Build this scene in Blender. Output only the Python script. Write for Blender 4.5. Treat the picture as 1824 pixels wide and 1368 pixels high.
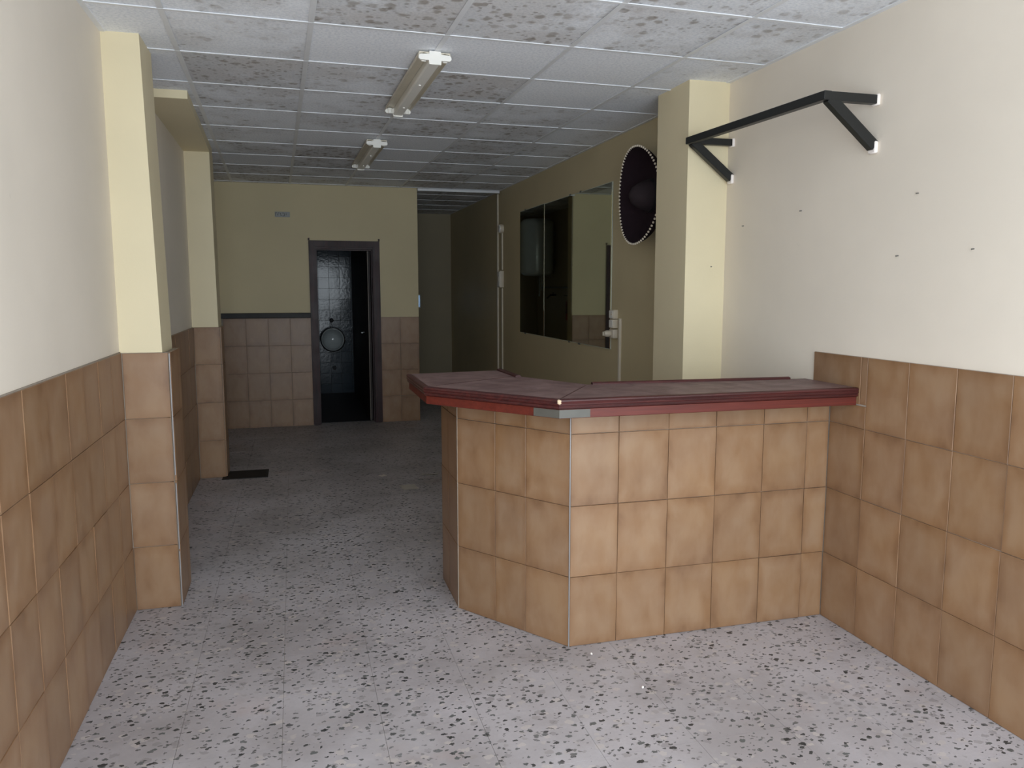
import bpy, bmesh, math, random
from mathutils import Vector, Matrix, noise as mnoise
random.seed(7)
for o in list(bpy.data.objects): bpy.data.objects.remove(o)
sc = bpy.context.scene
COL = sc.collection
PI = math.pi

# ------------------------------------------------------------------ camera
F_PX, YAW, PIT, ROLL = 1394.76, math.radians(15.5233), math.radians(6.9464), math.radians(-0.0195)
cam = bpy.data.cameras.new('camera'); camo = bpy.data.objects.new('camera', cam); COL.objects.link(camo)
fwd = Vector((math.sin(YAW)*math.cos(PIT), math.cos(YAW)*math.cos(PIT), -math.sin(PIT)))
rt = Vector((math.cos(YAW), -math.sin(YAW), 0)); up = rt.cross(fwd)
r2 = rt*math.cos(ROLL)+up*math.sin(ROLL); u2 = up*math.cos(ROLL)-rt*math.sin(ROLL)
M = Matrix((r2, u2, -fwd)).transposed().to_4x4(); M.translation = Vector((0, 0, 1.555))
camo.matrix_world = M
cam.sensor_width = 36.0; cam.lens = F_PX/1824*36.0; cam.clip_start = 0.02; cam.clip_end = 200
sc.camera = camo

# ------------------------------------------------------------------ world, daylight, exposure
wd = bpy.data.worlds.new('daylight'); sc.world = wd; wd.use_nodes = True
bg = wd.node_tree.nodes['Background']
bg.inputs[0].default_value = (0.84, 0.93, 1.0, 1); bg.inputs[1].default_value = 4.0
sc.view_settings.view_transform = 'Standard'; sc.view_settings.look = 'None'
sc.view_settings.gamma = 1.0; sc.view_settings.use_curve_mapping = False
sc.view_settings.exposure = 0.62
sc.cycles.max_bounces = 12; sc.cycles.diffuse_bounces = 6

# ------------------------------------------------------------------ room numbers (metres)
XL, XR, ZC, YB, YF = -0.793, 2.397, 2.696, 9.155, 0.20
Y1, Y2, Y3 = 4.006, 6.771, 4.062
YK = 12.2            # far wall behind the partition
XE = 1.41            # free end of the partition
OP = (-0.74, 2.34, 2.60)   # shop-front opening: x0, x1, height
pl = bpy.data.lights.new('shopfront_portal', 'AREA'); pl.shape = 'RECTANGLE'; pl.size = OP[1]-OP[0]; pl.size_y = OP[2]
pl.cycles.is_portal = True
po = bpy.data.objects.new('shopfront_portal', pl); COL.objects.link(po)
po.location = ((OP[0]+OP[1])/2, YF-0.16, OP[2]/2); po.rotation_euler = (PI/2, 0, 0)   # faces into the room (+y)

# ------------------------------------------------------------------ helpers: materials
def lin(r, g, b):
    f = lambda c: (c/255/12.92) if c/255 <= 0.04045 else ((c/255+0.055)/1.055)**2.4
    return (f(r), f(g), f(b), 1)
class NG:
    def __init__(s, name):
        s.m = bpy.data.materials.new(name); s.m.use_nodes = True; s.nt = s.m.node_tree
        s.b = s.nt.nodes['Principled BSDF']; s.out = s.nt.nodes['Material Output']
    def n(s, t, **kw):
        x = s.nt.nodes.new(t)
        for k, v in kw.items():
            if k.startswith('i_'): x.inputs[k[2:].replace('_', ' ')].default_value = v
            else: setattr(x, k, v)
        return x
    def l(s, a, b): s.nt.links.new(a, b)
    def put(s, inp, v):
        if isinstance(v, bpy.types.NodeSocket): s.l(v, inp)
        elif v is not None: inp.default_value = v
    def math(s, op, a, b=None, c=None, clamp=False):
        x = s.n('ShaderNodeMath', operation=op); x.use_clamp = clamp
        s.put(x.inputs[0], a); s.put(x.inputs[1], b); s.put(x.inputs[2], c); return x.outputs[0]
    def vmath(s, op, a, b):
        x = s.n('ShaderNodeVectorMath', operation=op); s.put(x.inputs[0], a); s.put(x.inputs[1], b); return x.outputs[0]
    def mix(s, f, a, b, mode='MIX'):
        x = s.n('ShaderNodeMix', data_type='RGBA', blend_type=mode)
        s.put(x.inputs[0], f); s.put(x.inputs[6], a); s.put(x.inputs[7], b); return x.outputs[2]
    def ramp(s, f, lo, hi, a=0., b=1.):
        x = s.n('ShaderNodeMapRange'); x.interpolation_type = 'SMOOTHSTEP'
        s.put(x.inputs[0], f); x.inputs[1].default_value = lo; x.inputs[2].default_value = hi; x.inputs[3].default_value = a; x.inputs[4].default_value = b
        return x.outputs[0]
    def noise(s, v, sc_, det=3., rough=.55, dist=0.):
        x = s.n('ShaderNodeTexNoise'); s.put(x.inputs['Vector'], v); x.inputs['Scale'].default_value = sc_
        x.inputs['Detail'].default_value = det; x.inputs['Roughness'].default_value = rough; x.inputs['Distortion'].default_value = dist
        return x.outputs['Fac']
    def voro(s, v, sc_, rnd=1.):
        x = s.n('ShaderNodeTexVoronoi'); s.put(x.inputs['Vector'], v); x.inputs['Scale'].default_value = sc_; x.inputs['Randomness'].default_value = rnd
        return x
    def pos(s): return s.n('ShaderNodeNewGeometry').outputs['Position']
    def objc(s): return s.n('ShaderNodeTexCoord').outputs['Object']
    def gen(s): return s.n('ShaderNodeTexCoord').outputs['Generated']
    def orand(s): return s.n('ShaderNodeObjectInfo').outputs['Random']
    def scale(s, v, xyz):
        x = s.n('ShaderNodeMapping'); s.put(x.inputs['Vector'], v); x.inputs['Scale'].default_value = xyz; return x.outputs[0]
    def bump(s, hgt, strength=.2, dist=.002):
        x = s.n('ShaderNodeBump'); x.inputs['Strength'].default_value = strength; x.inputs['Distance'].default_value = dist
        s.l(hgt, x.inputs['Height']); s.l(x.outputs[0], s.b.inputs['Normal'])
    def set(s, col=None, rough=.5, metal=0., spec=.5):
        s.put(s.b.inputs['Base Color'], col); s.put(s.b.inputs['Roughness'], rough)
        s.put(s.b.inputs['Metallic'], metal); s.put(s.b.inputs['Specular IOR Level'], spec); return s.m

def m_plain(name, col, rough=.5, metal=0., spec=.5, var=.12, nscale=14.):
    g = NG(name); p = g.objc(); f = g.noise(p, nscale, 4.)
    dk = tuple(c*(1-var) for c in col[:3])+(1,); lt = tuple(min(1, c*(1+var)) for c in col[:3])+(1,)
    g.bump(g.noise(p, nscale*8, 2.), .05, .001)
    return g.set(g.mix(f, dk, lt), rough, metal, spec)

def m_paint(name, col):
    g = NG(name); p = g.pos()
    big = g.noise(p, 1.1, 4.); fine = g.noise(p, 60., 4.)
    c = g.mix(g.ramp(big, .3, .7), tuple(x*.95 for x in col[:3])+(1,), tuple(min(1, x*1.03) for x in col[:3])+(1,))
    spots = g.ramp(g.noise(p, 7., 6., .7), .70, .76)
    c = g.mix(g.math('MULTIPLY', spots, .18), c, lin(120, 108, 92))
    g.bump(fine, .18, .002)
    return g.set(c, .55, 0, .4)

def m_tile(name, light, mid, dark, rough=.3):
    g = NG(name); rnd = g.orand(); gen = g.gen()
    off = g.n('ShaderNodeCombineXYZ'); g.put(off.inputs[0], g.math('MULTIPLY', rnd, 37.)); g.put(off.inputs[2], g.math('MULTIPLY', rnd, 91.))
    p = g.vmath('ADD', g.objc(), off.outputs[0])
    sp = g.n('ShaderNodeSeparateXYZ'); g.l(gen, sp.inputs[0])
    ed = lambda v: g.math('MINIMUM', v, g.math('SUBTRACT', 1., v))
    e = g.math('MINIMUM', ed(sp.outputs[0]), ed(sp.outputs[2]))
    n1 = g.noise(g.scale(p, (1.3, 1., .8)), 8., 3., .5, .3); n2 = g.noise(p, 3.2, 2.)
    n3 = g.noise(g.scale(p, (1.6, 1., .7)), 16., 2.)
    f = g.math('ADD', g.math('MULTIPLY', g.math('MINIMUM', e, .16), 1.5), g.math('ADD', g.math('MULTIPLY', n1, .85), g.math('ADD', g.math('MULTIPLY', n2, .55), g.math('MULTIPLY', n3, .2))))
    c = g.mix(g.ramp(f, .5, .95), dark, mid); c = g.mix(g.ramp(f, .82, 1.30), c, light)
    hv = g.n('ShaderNodeHueSaturation'); g.put(hv.inputs['Color'], c)
    g.put(hv.inputs['Value'], g.math('MULTIPLY_ADD', rnd, .14, .93)); g.put(hv.inputs['Saturation'], g.math('MULTIPLY_ADD', n2, .3, .85))
    fine = g.noise(p, 120., 2.)
    g.bump(g.math('ADD', g.math('MULTIPLY', g.noise(p, 14., 2.), 1.), g.math('MULTIPLY', fine, .06)), .12, .004)
    return g.set(hv.outputs[0], g.math('MULTIPLY_ADD', n1, .15, rough), 0, .45)

def m_terrazzo(name):
    g = NG(name); p = g.pos()
    wob = g.n('ShaderNodeTexNoise'); g.put(wob.inputs['Vector'], p); wob.inputs['Scale'].default_value = 70.; wob.inputs['Detail'].default_value = 2.
    pw = g.vmath('ADD', p, g.vmath('MULTIPLY', g.vmath('SUBTRACT', wob.outputs['Color'], (.5, .5, .5)), (.022, .022, 0)))
    def chips(scale, keep, size, rotz, stretch):
        mp = g.n('ShaderNodeMapping'); g.l(pw, mp.inputs['Vector']); mp.inputs['Rotation'].default_value = (0, 0, rotz); mp.inputs['Scale'].default_value = (1, stretch, 0)
        v = g.voro(mp.outputs[0], scale)
        sp = g.n('ShaderNodeSeparateXYZ'); g.l(v.outputs['Color'], sp.inputs[0])
        k = g.math('GREATER_THAN', sp.outputs[0], 1-keep)
        sz = g.math('MULTIPLY_ADD', sp.outputs[1], size*.6, size*.5)
        d = g.math('LESS_THAN', v.outputs['Distance'], sz)
        return g.math('MULTIPLY', k, d), sp.outputs[2]
    a, ar = chips(33., .36, .40, .5, 1.45); b, br = chips(52., .28, .42, -.7, 1.7); c_, cr = chips(27., .35, .5, 1.2, 1.3)
    base = g.mix(g.ramp(g.noise(p, 1.6, 5., .6), .3, .7), lin(156, 150, 151), lin(188, 183, 187))
    base = g.mix(g.math('MULTIPLY', g.noise(p, 90., 3.), .35), base, lin(146, 139, 138))
    base = g.mix(g.math('MULTIPLY', c_, .45), base, g.mix(cr, lin(120, 116, 116), lin(200, 190, 182)))
    pink = g.ramp(g.noise(p, 2.3, 3.), .6, .75); base = g.mix(g.math('MULTIPLY', pink, .3), base, lin(168, 140, 128))
    c = g.mix(g.math('MULTIPLY', a, .95), base, g.mix(ar, lin(40, 42, 42), lin(96, 98, 97)))
    c = g.mix(g.math('MULTIPLY', b, .8), c, g.mix(br, lin(60, 62, 60), lin(112, 110, 108)))
    dust = g.ramp(g.noise(g.scale(p, (1., .8, 1.)), 2.8, 6., .65), .48, .72)
    c = g.mix(g.math('MULTIPLY', dust, .25), c, lin(186, 181, 184))
    dirt = g.ramp(g.noise(p, .9, 6., .7), .55, .75)
    c = g.mix(g.math('MULTIPLY', dirt, .4), c, lin(84, 78, 74))
    return g.set(c, g.math('MULTIPLY_ADD', dust, .2, .45), 0, .4)

def m_panel(name):
    g = NG(name); p = g.pos(); oi = g.n('ShaderNodeObjectInfo')
    sp = g.n('ShaderNodeSeparateColor'); g.l(oi.outputs['Color'], sp.inputs[0]); am = sp.outputs[0]; rnd = oi.outputs['Random']
    off = g.n('ShaderNodeCombineXYZ'); g.put(off.inputs[0], g.math('MULTIPLY', rnd, 53.)); g.put(off.inputs[1], g.math('MULTIPLY', rnd, 17.))
    q = g.vmath('ADD', p, off.outputs[0]); q2 = g.scale(q, (1, 1, 0))
    fis = g.noise(q2, 75., 3., .6); fis2 = g.noise(q2, 210., 2.)
    base = g.mix(g.ramp(fis, .3, .62), lin(222, 227, 236), lin(243, 246, 252))
    region = g.noise(q2, 2.6, 4., .55)                       # where the damp spread on this panel
    reg = g.ramp(g.math('ADD', region, g.math('MULTIPLY', am, .42)), .60, .86)
    reg = g.math('MULTIPLY', reg, g.ramp(am, .02, .15))
    wv = g.n('ShaderNodeTexNoise'); g.put(wv.inputs['Vector'], q2); wv.inputs['Scale'].default_value = 28.; wv.inputs['Detail'].default_value = 3.
    qw = g.vmath('ADD', q2, g.vmath('MULTIPLY', g.vmath('SUBTRACT', wv.outputs['Color'], (.5, .5, .5)), (.035, .035, 0)))
    vo = g.voro(qw, 15.); vs = g.n('ShaderNodeSeparateXYZ'); g.l(vo.outputs['Color'], vs.inputs[0])
    spot = g.math('MULTIPLY', g.ramp(vo.outputs['Distance'], .46, .22), g.ramp(g.math('ADD', vs.outputs[0], g.math('MULTIPLY', am, .4)), .62, .9))
    vo2 = g.voro(qw, 34.); vs2 = g.n('ShaderNodeSeparateXYZ'); g.l(vo2.outputs['Color'], vs2.inputs[0])
    spot2 = g.math('MULTIPLY', g.ramp(vo2.outputs['Distance'], .5, .2), g.ramp(g.math('ADD', vs2.outputs[0], g.math('MULTIPLY', am, .3)), .7, .95))
    film = g.math('MULTIPLY', reg, g.math('MULTIPLY_ADD', am, .34, .06))
    tint = g.mix(g.ramp(g.noise(q2, 1.9, 2.), .4, .6), lin(136, 116, 92), lin(140, 137, 134))
    c = g.mix(film, base, tint)
    c = g.mix(g.math('MULTIPLY', g.math('MULTIPLY', reg, spot), .58), c, lin(122, 108, 92))
    c = g.mix(g.math('MULTIPLY', g.math('MULTIPLY', reg, spot2), .5), c, lin(104, 94, 84))
    g.bump(g.math('ADD', fis, g.math('MULTIPLY', fis2, .5)), .5, .003)
    return g.set(c, .85, 0, .2)

def m_wood(name, a, b, rough=.25, sc_=(3, 60, 60), spec=.5):
    g = NG(name); p = g.pos(); f = g.noise(g.scale(p, sc_), 1., 5., .65, .8)
    c = g.mix(g.ramp(f, .3, .7), a, b)
    g.bump(f, .08, .001)
    return g.set(c, g.math('MULTIPLY_ADD', g.noise(p, 6., 4.), .25, rough), 0, spec)

def m_mirror(name):
    g = NG(name); p = g.pos(); sm = g.ramp(g.noise(p, 5., 5., .7), .5, .8)
    return g.set(g.mix(g.math('MULTIPLY', sm, .2), (.60, .64, .55, 1), (.48, .50, .42, 1)), .03, 1.0)

def m_glazed(name, col):
    g = NG(name); rnd = g.orand(); p = g.pos()
    c = g.mix(rnd, col, tuple(x*.78 for x in col[:3])+(1,))
    c = g.mix(g.math('MULTIPLY', g.ramp(g.noise(p, 9., 5.), .5, .75), .4), c, tuple(x*.5 for x in col[:3])+(1,))
    g.bump(g.noise(p, 26., 2.), .25, .004)
    return g.set(c, .15, 0, .40)

SHADEBUFF = m_paint('ochre_cream_paint_shade_toned', lin(202, 188, 152)); SHADECREAM = m_paint('cream_paint_shade_darkened', lin(160, 148, 122))  # ochre hue is the wall's own; both tones lowered to carry deep-room shade
CREAM = m_paint('cream_wall_paint', lin(228, 218, 204))
BUFF = m_paint('yellowish_pillar_paint', lin(221, 208, 175))
TILE = m_tile('brown_cloudy_glazed_tile', lin(150, 122, 96), lin(138, 106, 78), lin(117, 85, 59))
GROUT = m_plain('grey_grout', lin(150, 140, 128), .9, 0, .2, .25, 30.)
WGROUT = m_plain('pale_cement_grout', lin(176, 166, 156), .9, 0, .2, .25, 30.)
TERR = m_terrazzo('speckled_terrazzo')
PANEL = m_panel('mouldy_mineral_ceiling_panel')
TEE = m_plain('white_ceiling_grid_metal', lin(226, 228, 232), .4, 0, .5, .08)
TOPW = m_wood('dusty_brown_worktop', lin(100, 76, 75), lin(130, 106, 103), .42, (8, 8, 8))
MOULD = m_wood('dark_mahogany_moulding', lin(52, 21, 21), lin(78, 32, 30), .28)
FASC = m_wood('red_mahogany_fascia', lin(82, 27, 18), lin(102, 37, 26), .36)
TAPE = m_plain('grey_tape', lin(88, 86, 80), .45, .1, .5, .15, 20.)
CHIP = m_plain('bare_chipped_wood', lin(214, 190, 160), .7)
BLACK = m_plain('black_painted_steel', lin(22, 24, 24), .4, 0, .5, .2, 30.)
PLAST = m_plain('white_plaster_dab', lin(240, 232, 226), .8, 0, .3, .05)
LAMPW = m_plain('white_enamel', lin(238, 236, 230), .35, 0, .5, .04)
LAMPD = m_plain('dirty_cream_enamel', lin(214, 206, 188), .4, 0, .5, .12, 8.)
FELT = m_plain('dark_purple_velvet', lin(34, 22, 28), .9, 0, .2, .25, 20.)
FELT2 = m_plain('dark_purple_crown_velvet', lin(44, 35, 38), .85, 0, .25, .2, 20.)
BEAD = m_plain('white_cord', lin(220, 208, 190), .7, 0, .3, .1)
MIRR = m_mirror('old_mirror_glass'); MEDGE = m_plain('mirror_glass_edge', lin(205, 212, 202), .4, 0, .6)
PLASTIC = m_plain('aged_white_plastic', lin(216, 206, 188), .4, 0, .5, .08)
DOORW = m_wood('dark_varnished_door_wood', lin(34, 15, 18), lin(58, 27, 28), .33, (30, 30, 3), .32)
DARKW = m_wood('dark_brown_panel_wood', lin(26, 16, 14), lin(42, 26, 22), .5, (30, 30, 3))
BLKLEDGE = m_wood('black_stained_rail', lin(16, 15, 15), lin(30, 27, 26), .45)
WTILE = m_glazed('blue_white_glazed_tile_shade_darkened', lin(52, 65, 76))  # white tile colour darkened to carry the shade inside the toilet
CERAM = m_plain('white_ceramic', lin(190, 196, 196), .12, 0, .6, .1)
DKRUB = m_plain('black_rubber', lin(18, 18, 20), .6)
PIPE = m_plain('grey_metal_pipe', lin(120, 122, 122), .3, .8)
RED = m_plain('red_extinguisher_paint', lin(150, 24, 20), .3)
HEAT = m_plain('white_heater_enamel', lin(206, 214, 216), .25, 0, .5, .05)
COVER = m_plain('dark_iron_cover', lin(44, 40, 38), .7, .2, .4, .3, 40.)
PAPER = m_plain('white_paper', lin(222, 216, 206), .8, 0, .2, .05)
LABEL = m_plain('grey_sign_plate', lin(150, 152, 152), .5, 0, .5, .1); LABDK = m_plain('faded_dark_print', lin(92, 92, 88), .6)
PAVE = m_plain('pavement_concrete', lin(178, 174, 168), .9, 0, .2, .15, 2.)
ALU = m_plain('grey_corner_strip', lin(150, 148, 148), .4, .3, .5, .1)
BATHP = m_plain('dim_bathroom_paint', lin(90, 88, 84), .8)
gg = NG('frosted_window_glass'); gg.b.inputs['Transmission Weight'].default_value = 1.; FROST = gg.set((.06, .085, .12, 1), .6, 0, .4)

# ------------------------------------------------------------------ helpers: geometry
def link(name, me, mats, parent=None):
    o = bpy.data.objects.new(name, me); COL.objects.link(o)
    if parent is not None: o.parent = parent
    if mats is not None and len(me.materials) == 0:
        for m in (mats if isinstance(mats, (list, tuple)) else [mats]): me.materials.append(m)
    return o
def tag(o, label, cat, group=None, kind=None):
    o['label'] = label; o['category'] = cat
    if group: o['group'] = group
    if kind: o['kind'] = kind
    return o
def thing(name, label, cat, loc=(0, 0, 0), rotz=0, group=None, kind=None):
    o = bpy.data.objects.new(name, None); COL.objects.link(o); o.location = loc; o.rotation_euler = (0, 0, rotz)
    o.empty_display_size = .1
    return tag(o, label, cat, group, kind)
def bm_mesh(bm, name, smooth=None):
    me = bpy.data.meshes.new(name); bmesh.ops.recalc_face_normals(bm, faces=bm.faces[:]); bm.to_mesh(me); bm.free()
    if smooth is not None:
        for p in me.polygons: p.use_smooth = True
        try: me.set_sharp_from_angle(angle=math.radians(smooth))
        except Exception: pass
    return me
def add_box(bm, a, b, bev=0., seg=1):
    vs = [bm.verts.new((x, y, z)) for x in (a[0], b[0]) for y in (a[1], b[1]) for z in (a[2], b[2])]
    q = [(0, 1, 3, 2), (4, 6, 7, 5), (0, 4, 5, 1), (2, 3, 7, 6), (0, 2, 6, 4), (1, 5, 7, 3)]
    fs = [bm.faces.new([vs[i] for i in f]) for f in q]
    if bev:
        es = list({e for f in fs for e in f.edges})
        bmesh.ops.bevel(bm, geom=es, offset=bev, segments=seg, affect='EDGES', profile=.5)
def box(name, a, b, mat, parent=None, bev=0., seg=1):
    bm = bmesh.new(); add_box(bm, a, b, bev, seg); return link(name, bm_mesh(bm, name, 40 if bev else None), mat, parent)
def boxes(name, lst, mat, parent=None, bev=0.):
    bm = bmesh.new()
    for a, b in lst: add_box(bm, a, b, bev)
    return link(name, bm_mesh(bm, name), mat, parent)
def add_prism(bm, pts, z0, z1):
    lo = [bm.verts.new((x, y, z0)) for x, y in pts]; hi = [bm.verts.new((x, y, z1)) for x, y in pts]; n = len(pts)
    bm.faces.new(lo); bm.faces.new(hi)
    for i in range(n): bm.faces.new((lo[i], lo[(i+1) % n], hi[(i+1) % n], hi[i]))
def prism(name, pts, z0, z1, mat, parent=None):
    bm = bmesh.new(); add_prism(bm, pts, z0, z1); return link(name, bm_mesh(bm, name), mat, parent)
def hexa(name, lo, hi, mat, parent=None):
    """box from 4 lower and 4 upper corners"""
    bm = bmesh.new(); a = [bm.verts.new(p) for p in lo]; b = [bm.verts.new(p) for p in hi]
    bm.faces.new(a); bm.faces.new(b)
    for i in range(4): bm.faces.new((a[i], a[(i+1) % 4], b[(i+1) % 4], b[i]))
    return link(name, bm_mesh(bm, name), mat, parent)
def add_tube(bm, p0, p1, r, seg=10, r1=None):
    p0, p1 = Vector(p0), Vector(p1); d = (p1-p0).normalized()
    a = d.orthogonal().normalized(); b = d.cross(a); r1 = r if r1 is None else r1
    A = [bm.verts.new(p0+(a*math.cos(t)+b*math.sin(t))*r) for t in [2*PI*k/seg for k in range(seg)]]
    B = [bm.verts.new(p1+(a*math.cos(t)+b*math.sin(t))*r1) for t in [2*PI*k/seg for k in range(seg)]]
    bm.faces.new(A); bm.faces.new(B)
    for i in range(seg): bm.faces.new((A[i], A[(i+1) % seg], B[(i+1) % seg], B[i]))
def tube(name, p0, p1, r, mat, parent=None, seg=12, r1=None):
    bm = bmesh.new(); add_tube(bm, p0, p1, r, seg, r1); return link(name, bm_mesh(bm, name, 50), mat, parent)
def add_lathe(bm, prof, seg=32, mtx=None, close=False):
    """profile (r, h) turned about local z"""
    rings = []
    for r, h in prof:
        ring = [Vector((r*math.cos(2*PI*k/seg), r*math.sin(2*PI*k/seg), h)) for k in range(seg)]
        rings.append([bm.verts.new(mtx @ v if mtx else v) for v in ring])
    for a, b in zip(rings, rings[1:]):
        for i in range(seg): bm.faces.new((a[i], a[(i+1) % seg], b[(i+1) % seg], b[i]))
    if not close: bm.faces.new(rings[0]); bm.faces.new(rings[-1])
    else:
        for i in range(seg): bm.faces.new((rings[-1][i], rings[-1][(i+1) % seg], rings[0][(i+1) % seg], rings[0][i]))
def lathe(name, prof, mat, parent=None, seg=32, mtx=None, sm=40, close=False):
    bm = bmesh.new(); add_lathe(bm, prof, seg, mtx, close); return link(name, bm_mesh(bm, name, sm), mat, parent)
def bar(name, p0, p1, w, hgt, mat, parent=None, up_=(0, 0, 1), bev=.002):
    """square bar between two points"""
    p0, p1 = Vector(p0), Vector(p1); d = (p1-p0); L = d.length; d.normalize()
    s = d.cross(Vector(up_)).normalized(); u = s.cross(d)
    bm = bmesh.new(); add_box(bm, (0, -w/2, -hgt/2), (L, w/2, hgt/2), bev)
    m = Matrix((d, s, u)).transposed().to_4x4(); m.translation = p0
    bmesh.ops.transform(bm, matrix=m, verts=bm.verts[:])
    return link(name, bm_mesh(bm, name), mat, parent)

# tiles: shared chamfered slab meshes, local x = width, z = height, front towards -y
_tm = {}
def tile_mesh(w, h, t, mat):
    k = (round(w, 3), round(h, 3), t, mat.name)
    if k in _tm: return _tm[k]
    bm = bmesh.new(); c = .0012; g = .0010
    def ring(i, y): return [bm.verts.new(p) for p in ((i, y, i), (w-i, y, i), (w-i, y, h-i), (i, y, h-i))]
    A = ring(g+c, -t); B = ring(g, -t+c); D = ring(g, 0)
    bm.faces.new(A)
    for a, b in ((A, B), (B, D)):
        for i in range(4): bm.faces.new((a[i], a[(i+1) % 4], b[(i+1) % 4], b[i]))
    me = bm_mesh(bm, 'tile'); me.materials.append(mat); _tm[k] = me; return me
def put_tile(parent, o, ang, w, h, mat=None, t=.009, name='tile', jit=1.):
    mat = mat or TILE
    ob = bpy.data.objects.new(name, tile_mesh(w, h, t, mat)); COL.objects.link(ob); ob.parent = parent
    n = Vector((math.sin(ang), -math.cos(ang), 0))
    ob.location = Vector(o)+n*random.uniform(-.0007, .0009)*jit
    ob.rotation_euler = (random.gauss(0, .0028)*jit, random.gauss(0, .0012)*jit, ang+random.gauss(0, .0028)*jit)
    return ob
def tile_field(parent, p, ang, cols, rows, mat=None, t=.009, z0=0., jit=1.):
    """p: xy where the first column starts (back plane), cols: widths along u, rows: heights"""
    u = Vector((math.cos(ang), math.sin(ang), 0)); s = 0.
    for w in cols:
        z = z0
        for h in rows:
            put_tile(parent, Vector((p[0], p[1], z))+u*s, ang, w, h, mat, t, jit=jit); z += h
        s += w
def splits(L, pitch, first=None):
    out = []
    if first: out.append(first); L -= first
    while L > pitch+.02: out.append(pitch); L -= pitch
    if L > .02: out.append(L)
    return out
ROW = .3143; ROWS4 = [ROW]*4

# ================================================================== SETTING
# floor -------------------------------------------------------------
fl = box('floor', (XL-.15, YF-.2, -.12), (XR+.15, YK+.15, -.004), GROUT)
tag(fl, 'worn grey terrazzo floor with dark stone chips', 'floor', kind='structure')
FP = .346
def floor_tile(x0, x1, y0, y1):
    bm = bmesh.new(); g = .0006
    add_box(bm, (x0+g, y0+g, -.03), (x1-g, y1-g, random.uniform(-.0004, 0.)))
    return link('floor_tile', bm_mesh(bm, 'floor_tile'), TERR, fl)
xs = [XL-.0] + [-.086+FP*k for k in range(-2, 8) if XL+.03 < -.086+FP*k < XR-.03] + [XR]
ys = []; y = YF-.0
while y < YB-.05: ys.append(y); y += FP
ys.append(YB+.02)
for a, b in zip(xs, xs[1:]):
    for c, d in zip(ys, ys[1:]): floor_tile(a, b, c, d)
o = box('floor_slab', (XL, YB+.02, -.03), (XR, YK, -.0005), TERR, fl); o['label'] = 'dark terrazzo beyond the partition'
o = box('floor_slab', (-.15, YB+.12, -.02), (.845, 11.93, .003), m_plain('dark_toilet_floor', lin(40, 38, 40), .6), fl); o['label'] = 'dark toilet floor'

# left wall -----------------------------------------------------------
wl = box('wall_left', (XL-.15, YF, 0), (XL, YB+.15, 2.95), CREAM)
tag(wl, 'long cream left wall with brown tiled lower half', 'wall', kind='structure')
T = .009
bed = boxes('grout_bed', [((XL-.01, YF+.01, 0), (XL+.0045, Y1+.01, 4*ROW+.004)), ((XL-.01, 4.30, 0), (XL+.0045, Y2+.02, 4*ROW-.012)), ((XL-.01, 7.05, 0), (XL+.0045, YB, 4*ROW-.02))], GROUT, wl)
PT = .2362
cols = splits(Y1+.014-(YF+.01), PT)[::-1]
tile_field(wl, (XL, YF+.01), PI/2, cols, [ROW, ROW, ROW, ROW])
tile_field(wl, (XL, 4.335), PI/2, splits(Y2-4.335+.01, PT), [ROW, ROW, ROW, ROW-.012])
tile_field(wl, (XL, 7.06), PI/2, splits(YB-7.06, PT), [ROW, ROW, ROW, ROW-.02])

# right wall ----------------------------------------------------------
wr = box('wall_right', (XR, YF, 0), (XR+.15, 4.25, 2.95), CREAM)
wrr = tag(box('wall_right_rear', (XR, 4.25, 0), (XR+.15, YK, 2.95), SHADEBUFF), 'ochre right wall beyond the pillar, hung with mirrors and the sombrero', 'wall', kind='structure')
tag(wr, 'long cream right wall with brown tiles in front of the bar', 'wall', kind='structure')
boxes('grout_bed', [((XR-.0045, YF+.01, 0), (XR+.01, 3.205, 4*ROW))], WGROUT, wr)
c0 = [3.073, 2.838]; 
while c0[-1]-.2385 > YF+.05: c0.append(c0[-1]-.2385)
c0.append(YF+.01)
for a, b in zip(c0, c0[1:]):
    for k in range(3): put_tile(wr, (XR, a, k*ROW), -PI/2, a-b, ROW)
put_tile(wr, (XR, 3.205, 3*ROW+.105), -PI/2, 3.205-2.878, ROW-.105)
put_tile(wr, (XR, 3.073, 3*ROW), -PI/2, 3.073-2.838, .1)
put_tile(wr, (XR, 2.878, 3*ROW+.105), -PI/2, 2.878-2.838, ROW-.105)
for a, b in zip(c0[1:], c0[2:]): put_tile(wr, (XR, a, 3*ROW), -PI/2, a-b, ROW)
for yy, zz in ((2.336, 1.699), (2.709, 1.689), (3.364, 1.931), (3.872, 1.897), (2.62, 1.93)):
    tube('nail', (XR+.005, yy, zz), (XR-.012, yy, zz-.002), .0018, PIPE, wr, 8, .0026)

# back partition --------------------------------------------------------
D0, D1, DZ = .24, .905, 2.03
wb = boxes('wall_back', [((XL-.1, YB, 0), (D0, YB+.15, 2.95)), ((D1, YB, 0), (XE, YB+.31, 2.95)), ((D0, YB, DZ), (D1, YB+.15, 2.95))], SHADEBUFF)
tag(wb, 'yellowish partition wall at the far end with a doorway', 'wall', kind='structure')
RB = .307
boxes('grout_bed', [((XL, YB-.0045, 0), (.19, YB+.01, 4*RB)), ((.965, YB-.0045, 0), (XE, YB+.01, 4*RB))], GROUT, wb)
tile_field(wb, (-.751, YB), 0, [.2365, .2365, .2365, .225], [RB]*4)
tile_field(wb, (.965, YB), 0, [.225, .22], [RB]*4)
trim = box('trim_1', (-.775, YB-.05, 4*RB+.002), (.183, YB+.01, 4*RB+.058), BLKLEDGE, None, .004)
tag(trim, 'black wooden rail capping the tiles left of the dark doorway', 'rail', kind='structure')

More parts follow.
